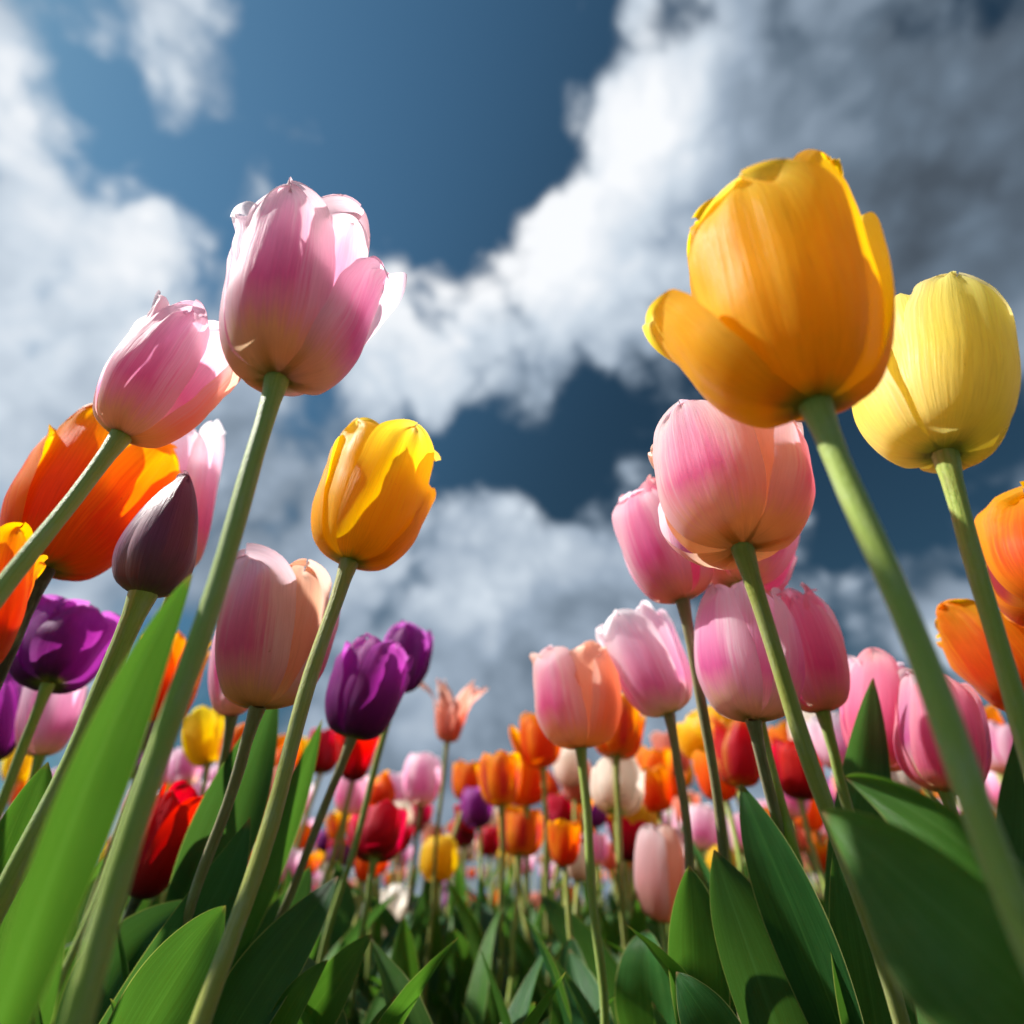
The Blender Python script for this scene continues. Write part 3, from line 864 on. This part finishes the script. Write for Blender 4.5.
tulip('orange red tulip behind the white topped pink tulip', 'orange', 'cup', (616, 757), (622, 695), 58, W=0.054, box=(588, 692, 646), low=(626, 950), phi=rad(20), stem='stem_olive', leaves=2, mats=('flame', 'orange'))
tulip('cream tulip flushed brown pink under the orange red tulip', 'cream', 'cup', (616, 812), (618, 756), 60, W=0.056, box=(590, 753, 645), low=(625, 900), leaves=2)
tulip('cream pink tulip peeping out left of the pink and orange stem', 'cream', 'egg', (574, 788), (566, 745), 34, W=0.046, leaves=2)
tulip('orange tulip behind the cream tulip, its right neighbour', 'orange', 'cup', (652, 795), (654, 748), 36, W=0.05, leaves=2)
tulip('salmon orange tulip left of the white topped pink stem', 'salmon', 'cup', (669, 797), (672, 758), 30, W=0.048, leaves=2, mats=('orange', 'salmon'))
tulip('yellow tulip above the large mauve tulip', 'yellow', 'egg', (640, 842), (642, 798), 38, W=0.05, leaves=2)
tulip('pale mauve tulip with apricot flush low beside the broad leaves', 'mauve', 'egg', (662, 922), (656, 832), 64, W=0.054, box=(634, 822, 694), phi=rad(-30), mats=('mauve', 'mauve'), leaves=2, petals={3: dict(mat='apricot')})
tulip('light pink tulip right of the mauve tulip', 'palepink', 'egg', (702, 850), (700, 806), 40, W=0.05, leaves=2)

# ---- right
t_p1, g_p1 = tulip('big pink tulip right under the large golden tulip', 'pink', 'cup', (742, 548), (732, 412), 152, W=0.058, box=(649, 399, 815), low=(830, 805), lowk=1.3, phi=rad(-18), stem='stem_olive', stem_r=0.0036,
      nu=21, nv=36, ruffle=0.03, mats=('pink', 'apricot'), petals={1: dict(mat='pink', turn=rad(-18)), 2: dict(length=0.9, open=0.05)})
tulip('pink egg shaped tulip at the left of the big pink tulip', 'pink', 'egg', (683, 600), (652, 486), 96, W=0.052, box=(612, 476, 714), low=(713, 850), lowk=1.4, phi=rad(-22), stem='stem_brown', nu=19, nv=32,
      mats=('pink', 'rose'))
t_p3, g_p3 = tulip('pink tulip mostly hidden behind and below the big pink tulip', 'pink', 'cup', (738, 586), (775, 500), 92, W=0.052, box=(700, 500, 800), low=(818, 890), lowk=1.25, phi=rad(20), stem='stem', stem_r=0.0034, mats=('pink', 'rose'))
t_p4, g_p4 = tulip('round pink tulip crossed by two green stems', 'pink', 'egg', (753, 720), (742, 592), 122, W=0.06, box=(694, 582, 805), low=(778, 800), lowk=1.4, phi=rad(-38), stem='stem_brown', nu=19, nv=32, mats=('pink', 'palepink'))
t_p5, g_p5 = tulip('deep rose tulip with peach crumpled top beside the round pink one', 'rose', 'egg', (823, 712), (796, 592), 102, W=0.056, box=(758, 583, 850), low=(842, 790), phi=rad(20), nu=19, nv=32, ruffle=0.05, rim=0.04, mats=('pink', 'rose'))
tulip('rose pink tulip behind the dark upright leaf, right of the deep rose tulip', 'rose', 'cup', (880, 768), (868, 658), 92, W=0.056, box=(838, 648, 930), low=(900, 850), phi=rad(-10), ruffle=0.06, leaves=1, mats=('rose', 'pink'))
tulip('rose pink tulip crossed by the thick near stem', 'rose', 'egg', (945, 792), (915, 672), 100, W=0.056, box=(888, 668, 992), low=(975, 860), phi=rad(15), leaves=1, mats=('rose', 'pink'))
t_big, g_big = tulip('large golden tulip nearest the lens with one drooping petal, upper right', 'deepgold', 'cup', (815, 405), (776, 172), 226, W=0.066, box=(642, 150, 895), low=(1010, 850), phi=rad(14), stem_r=0.0038,
      nu=25, nv=40, ruffle=0.03, kz=0.22, mats=('gold', 'deepgold'),
      petals={2: dict(open=0.48, length=0.60, turn=rad(32), curl=0.05, width=0.85, rim=0.0, ruffle=0.02), 0: dict(length=0.92, width=0.95, open=0.08, curl=-0.08, turn=rad(-16)), 1: dict(open=0.14, length=1.06, curl=-0.05), 3: dict(length=1.13, open=0.05, curl=-0.05, width=0.95, ruffle=0.03), 4: dict(open=0.12), 5: dict(length=0.98, open=0.14, curl=-0.08)})
t_lem, g_lem = tulip('pale yellow tulip with pinkish cheek at the right edge', 'lemon', 'cup', (945, 455), (944, 284), 164, W=0.06, box=(848, 271, 1021), low=(1024, 720), curl=-0.22, phi=rad(42), stem_r=0.0036, nu=21, nv=36, ruffle=0.03,
      mats=('lemon', 'lemon'), petals={0: dict(turn=rad(-4), rad=1.07, width=0.86, fold=-0.05), 2: dict(mat='lemon', length=0.9)})
tulip('orange tulip with crimson lower petal cut by the right edge', 'flame', 'cup', (1065, 612), (1010, 492), 130, W=0.06, box=(968, 480, 1160), low=(1100, 760), phi=rad(-20), mats=('orange', 'flame'), ruffle=0.09, rim=0.04, open=0.06)
tulip('flared orange and crimson tulip low at the right edge', 'flame', 'flare', (1040, 706), (985, 604), 104, W=0.056, box=(934, 588, 1120), low=(1070, 800), phi=rad(-35), mats=('orange', 'flame'), ruffle=0.1, rim=0.04, open=0.05)
tulip('frilly crimson and yellow tulip under the round pink tulip', 'parrot', 'goblet', (740, 787), (736, 722), 62, W=0.056, box=(708, 715, 768), phi=rad(10), leaves=2, ruffle=0.16)
tulip('golden tulip with open petals behind the frilly crimson one', 'gold', 'goblet', (716, 752), (712, 708), 50, W=0.054, box=(674, 704, 745), phi=rad(40), leaves=2, ruffle=0.06)
tulip('red tulip seen between the two green stems under the round pink one', 'red', 'cup', (800, 800), (796, 745), 46, W=0.05, leaves=2)
tulip('orange tulip low between the two green stems', 'orange', 'cup', (808, 830), (806, 790), 36, W=0.05, leaves=2)
tulip('small orange tulip near the right edge behind the thick near stem', 'orange', 'cup', (985, 860), (985, 818), 38, W=0.05, leaves=2)
tulip('narrow cream tulip with brown streak down among the centre leaves', 'cream', 'goblet', (394, 942), (397, 888), 32, W=0.044, leaves=2, mats=('cream', 'cream'))

# ---- hand-set leaves
px_leaf(t_bud, g_bud, [(-50, 1150, .105), (46, 900, .110), (100, 720, .128), (192, 574, .160)], 0.0158, 'leaf_pale', turn=rad(30), channel=0.6, peak=0.5, wave=0.03, point=0.8)
px_leaf(t_bud, g_bud, [(-40, 1060, .24), (-5, 950, .24), (20, 840, .25), (48, 762, .27)], 0.03, 'leaf_bright', turn=rad(-10))
px_leaf(t_main, g_main, [(60, 1120, .28), (150, 1000, .27), (205, 930, .28), (250, 818, .30)], 0.036, 'leaf_blue', turn=rad(20), wave=0.08)
px_leaf(t_main, g_main, [(60, 1100, .32), (90, 1010, .31), (130, 950, .31), (200, 900, .33)], 0.05, 'leaf_blue', turn=rad(-25), wave=0.08)
px_leaf(t_yel, g_yel, [(90, 1120, .24), (150, 1020, .23), (185, 960, .235), (226, 906, .26)], 0.034, 'leaf', turn=rad(15), wave=0.05, peak=0.5)
px_leaf(t_yel, g_yel, [(170, 960, .36), (205, 880, .35), (235, 790, .35), (278, 694, .37)], 0.046, 'leaf_blue', turn=rad(10), channel=0.6, wave=0.1)
px_leaf(t_yel, g_yel, [(190, 1120, .26), (230, 1020, .26), (285, 950, .27), (338, 876, .30)], 0.032, 'leaf', turn=rad(-20), wave=0.08)
px_leaf(t_yel, g_yel, [(210, 1000, .33), (250, 900, .33), (285, 820, .34), (322, 720, .37)], 0.026, 'leaf', turn=rad(35), wave=0.05)
px_leaf(t_yel, g_yel, [(240, 1140, .28), (290, 1040, .28), (330, 980, .29), (372, 934, .32)], 0.026, 'leaf_bright', turn=rad(15))
px_leaf(t_yel, g_yel, [(260, 1090, .26), (275, 1030, .26), (295, 990, .26), (328, 960, .27)], 0.014, 'leaf_bright', turn=rad(-10))
px_leaf(t_yel, g_yel, [(190, 1060, .34), (250, 960, .34), (290, 920, .35), (310, 866, .37)], 0.03, 'leaf_blue', turn=rad(20))
px_leaf(t_p1, g_p1, [(870, 1120, .24), (820, 960, .25), (770, 860, .27), (741, 784, .29)], 0.030, 'leaf', turn=rad(-15), channel=0.4, wave=0.04)
px_leaf(t_p1, g_p1, [(715, 1120, .27), (690, 1010, .27), (695, 930, .275), (689, 866, .29)], 0.034, 'leaf', turn=rad(20), channel=0.6, peak=0.55, wave=0.06)
px_leaf(t_p3, g_p3, [(810, 1130, .27), (780, 1030, .26), (745, 950, .26), (714, 850, .28)], 0.052, 'leaf_blue', turn=rad(25), channel=0.7, wave=0.12)
px_leaf(t_p3, g_p3, [(760, 1120, .22), (730, 1050, .22), (700, 1010, .22), (676, 972, .235)], 0.024, 'leaf', turn=rad(-15))
px_leaf(t_p4, g_p4, [(830, 960, .33), (845, 860, .32), (860, 780, .32), (873, 678, .33)], 0.038, 'leaf_blue', turn=rad(30), channel=0.7, wave=0.04)
px_leaf(t_big, g_big, [(1150, 1120, .095), (1050, 1000, .098), (930, 890, .116), (822, 812, .152)], 0.036, 'leaf_pale', turn=rad(-12), channel=0.8, wave=0.08, twist=0.5)
px_leaf(t_big, g_big, [(1140, 1010, .122), (1040, 900, .125), (930, 800, .145), (845, 778, .175)], 0.030, 'leaf_pale', turn=rad(-35), channel=0.7, wave=0.06, twist=0.3)  # this blade's lit look is put into its paler leaf colour
px_leaf(t_big, g_big, [(890, 1140, .24), (880, 1030, .24), (862, 940, .25), (838, 830, .27)], 0.032, 'leaf', turn=rad(15), wave=0.04)
px_leaf(t_lem, g_lem, [(1000, 1000, .3), (1020, 900, .3), (1030, 820, .31), (1016, 735, .32)], 0.03, 'leaf_blue', turn=rad(20))
px_leaf(t_mid, g_mid, [(640, 1080, .5), (620, 1000, .5), (580, 940, .5), (540, 895, .52)], 0.04, 'leaf_blue', turn=rad(20))
px_leaf(t_mid, g_mid, [(660, 1090, .34), (650, 1020, .34), (640, 960, .34), (648, 930, .36)], 0.04, 'leaf', turn=rad(-20))

# ------------------------------------------------------------------ far tulips of the bed: one of each colour, then copies
FAR_W = 0.05


def far_proto(kind, shape, color_word, mats=None, stem='stem_olive', seed=1):
    rng = random.Random(seed)
    root = thing('tulip', (0, 0, 0), 'small blurred %s tulip deep in the flower bed' % color_word, 'tulip', 'far %s tulips' % color_word)
    H = 0.30
    pts = [Vector((0.02 * math.sin(i / 9 * 2 + seed), 0.012 * math.sin(i / 9 * 3 + seed), H * i / 9 - 0.01 * (i == 0))) for i in range(10)]
    put_mesh('stem', [tube_rows(pts, [0.0036] * 10, 8)], M[stem], root, Vector())
    B = pts[-1]
    ax = Vector((0.1 * math.sin(seed * 3), 0.1 * math.cos(seed * 5), 1)).normalized()
    f = Vector((0, -1, 0))
    f = (f - ax * f.dot(ax)).normalized()
    r = ax.cross(f)
    by_mat = {}
    for i in range(6):
        inner = i >= 3
        rows = petal_rows(shape, FAR_W / 2, 0.058, rng, nu=9, nv=14, rad=0.9 if inner else 1.0, ruffle=0.05, open=rng.uniform(-.03, .08))
        by_mat.setdefault((mats or (kind, kind))[1 if inner else 0], []).append(place_rows(rows, B, ax, f, r, math.radians(60 * inner + 120 * (i % 3) + 20 * seed)))
    for mk, rl in by_mat.items():
        put_mesh('petals' if len(by_mat) > 1 else 'bloom', rl, M[mk], root, Vector())
    az = rng.uniform(0, 6)
    for i in range(3):
        put_mesh('leaf', [leaf_from_ground(Vector(), az, rng.uniform(0.17, 0.25), rng.uniform(0.03, 0.042), rng, up=rng.uniform(.6, .9), droop=rng.uniform(0, .35))],
                 M[['leaf', 'leaf_bright', 'leaf_blue'][i]], root, Vector())
        az += rng.uniform(1.7, 2.5)
    return root


def copy_tulip(src, loc, rz, sc):
    c = src.copy()
    C.objects.link(c)
    c.location = loc
    c.rotation_euler = rz
    c.scale = (sc * 1.08, sc * 1.08, sc)
    for ch in src.children:
        d = ch.copy()
        C.objects.link(d)
        d.parent = c
    return c


PROTO = [far_proto('orange', 'goblet', 'orange', seed=1), far_proto('pink', 'cup', 'pink', seed=2), far_proto('yellow', 'egg', 'yellow', seed=3),
         far_proto('crimson', 'cup', 'crimson', seed=4), far_proto('purple', 'egg', 'purple', seed=5), far_proto('palepink', 'cup', 'pale pink', seed=6),
         far_proto('salmon', 'cup', 'salmon', seed=7), far_proto('cream', 'egg', 'cream', seed=8), far_proto('flame', 'flare', 'wide open flamed orange', seed=9),
         far_proto('orange', 'bud', 'closed orange', seed=10), far_proto('palepink', 'bud', 'closed pale pink', seed=11), far_proto('red', 'flare', 'wide open red', seed=12)]
WEIGHT = [5, 4.5, 2.6, 2.4, 1.6, 3.6, 3.2, 2, 3, 1.5, 1.2, 1.6]
used = set()
rf = random.Random(5)
spots = []
tries = 0
while len(spots) < 150 and tries < 9000:
    tries += 1
    y = 0.9 + 1.9 * rf.random() ** 1.3
    x = rf.uniform(-1, 1) * (0.25 + y * 0.95)
    dmin = 0.042 + 0.025 * y
    if any((x - a) ** 2 + (y - b) ** 2 < dmin ** 2 for a, b in spots):
        continue
    if any((x - g.x) ** 2 + (y - g.y) ** 2 < 0.05 ** 2 for _, g, _ in TULIPS):
        continue
    spots.append((x, y))
near_band = []
tries = 0
while len(near_band) < 135 and tries < 20000:
    tries += 1
    px_ = rf.uniform(120, 1060)
    lo = 725 if px_ > 690 else 778 if px_ > 350 else 745
    py_ = rf.uniform(lo, 868)
    z_ = 0.52 + 0.75 * rf.random() ** 1.3
    p_ = at(px_, py_, z_)
    if p_.z < 0.13 or p_.z > 0.40:
        continue
    if any(z_ < zz + 0.05 and b_[0] - 26 < px_ < b_[2] + 26 and b_[1] - 30 < py_ < yb + 26 for b_, yb, zz in CLEAR):
        continue
    if any((p_ - q_).length < 0.052 for q_, _ in near_band):
        continue
    if any((p_.x - g.x) ** 2 + (p_.y - g.y) ** 2 < 0.02 ** 2 for _, g, _ in TULIPS):
        continue
    near_band.append((p_, max(0.5, min(1.1, p_.z / 0.325))))
jobs = [((p_.x, p_.y), s_) for p_, s_ in near_band] + [(xy, None) for xy in spots]
for (x, y), fixed in jobs:
    i = rf.choices(range(len(PROTO)), WEIGHT)[0]
    top = 0.15 + y * math.tan(math.radians(rf.uniform(2.0, 9.8)))
    sc = max(0.55, min(1.02, top / 0.352))
    sc = fixed or sc
    q = Vector((x, y, 0.33 * sc)) - EYE
    dz = q.dot(FWD)
    qx, qy = 512 + F * q.x / dz, 512 - F * q.dot(UPV) / dz
    if not fixed and any(dz < z_ + 0.03 and b_[0] - 22 < qx < b_[2] + 22 and b_[1] - 22 < qy < yb + 18 for b_, yb, z_ in CLEAR):
        continue
    loc = (x, y, 0)
    rz = (rf.gauss(0, 0.09), rf.gauss(0, 0.09), rf.uniform(0, 6.28))
    if i not in used:
        used.add(i)
        o = PROTO[i]
        o.location, o.rotation_euler, o.scale = loc, rz, (sc, sc, sc)
    else:
        copy_tulip(PROTO[i], loc, rz, sc)
for i, o in enumerate(PROTO):
    if i not in used:
        o.location = (-0.6 + 0.17 * i, 1.9, 0)

# beyond the plants one can tell apart the bed goes on as one mass of flowers
rm = random.Random(21)
mass_keys = ['orange', 'pink', 'yellow', 'crimson', 'palepink', 'salmon', 'cream', 'purple']
mass = bpy.data.meshes.new('distant_tulips')
V, Fc, U, MI = [], [], [], []
for k in range(420):
    y = 1.9 + 4.5 * rm.random()
    x = rm.uniform(-1, 1) * y
    H = (0.15 + y * math.tan(math.radians(rm.uniform(-1.0, 4.6)))) - 0.045
    H = max(0.12, min(0.42, H))
    base = Vector((x, y, 0))
    B = Vector((x + rm.gauss(0, .01), y, H))
    mi = rm.choices(range(8), [5, 4, 2, 2, 3, 3, 2, 1])[0]
    parts = [(grid_mesh('d', tube_rows([base, (base + B) / 2, B], [0.004] * 3, 6), closed=True), 8)]
    ax = Vector((rm.gauss(0, .12), rm.gauss(0, .12), 1)).normalized()
    f = Vector((0, -1, 0))
    f = (f - ax * f.dot(ax)).normalized()
    r0 = rm.uniform(0, 2)
    for i in range(6):
        rows = petal_rows(rm.choice(['cup', 'egg', 'goblet']), 0.027, 0.056, rm, nu=5, nv=8, rad=0.9 if i > 2 else 1.0)
        parts.append((grid_mesh('d', place_rows(rows, B, ax, f, ax.cross(f), r0 + math.radians(60 * (i > 2) + 120 * (i % 3)))), mi))
    for (v, fc, uu), q in parts:
        o0 = len(V)
        V += [tuple(p) for p in v]
        Fc += [tuple(i + o0 for i in t_) for t_ in fc]
        U += uu
        MI += [q] * len(fc)
mass.from_pydata(V, [], Fc)
lay = mass.uv_layers.new(name='UVMap')
lay.data.foreach_set('uv', [c for q in U for p_ in q for c in p_])
for kx in mass_keys:
    mass.materials.append(M[kx])
mass.materials.append(M['stem_olive'])
mass.polygons.foreach_set('material_index', MI)
mass.polygons.foreach_set('use_smooth', [True] * len(MI))
mass.update()
o = link('distant_tulips', mass)
o['label'] = 'blurred mass of mixed tulips at the far end of the bed'
o['category'] = 'tulips'
o['kind'] = 'stuff'

# low leaves that fill the bed between the plants
rl = random.Random(9)
chunks = ([], [])
for k in range(1050):
    y = 0.36 + 3.4 * rl.random() ** 1.7
    x = rl.uniform(-1, 1) * (0.2 + y)
    Gp = Vector((x, y, 0))
    n = grid_mesh('f', leaf_from_ground(Gp, rl.uniform(0, 6.28), rl.uniform(0.10, 0.19), rl.uniform(0.02, 0.036), rl, up=rl.uniform(.45, .85), droop=rl.uniform(0, .6), nv=11))
    chunks[k % 2].append(n)
o = link('foliage', to_mesh('foliage', chunks[0], M['leaf']))
o['label'] = 'dense dark green tulip leaves covering the bed between the stems'
o['category'] = 'foliage'
o['kind'] = 'stuff'
o = link('foliage', to_mesh('foliage', chunks[1], M['leaf_bright']))
o['label'] = 'bright yellow green tulip leaves scattered through the bed between the stems'
o['category'] = 'foliage'
o['kind'] = 'stuff'
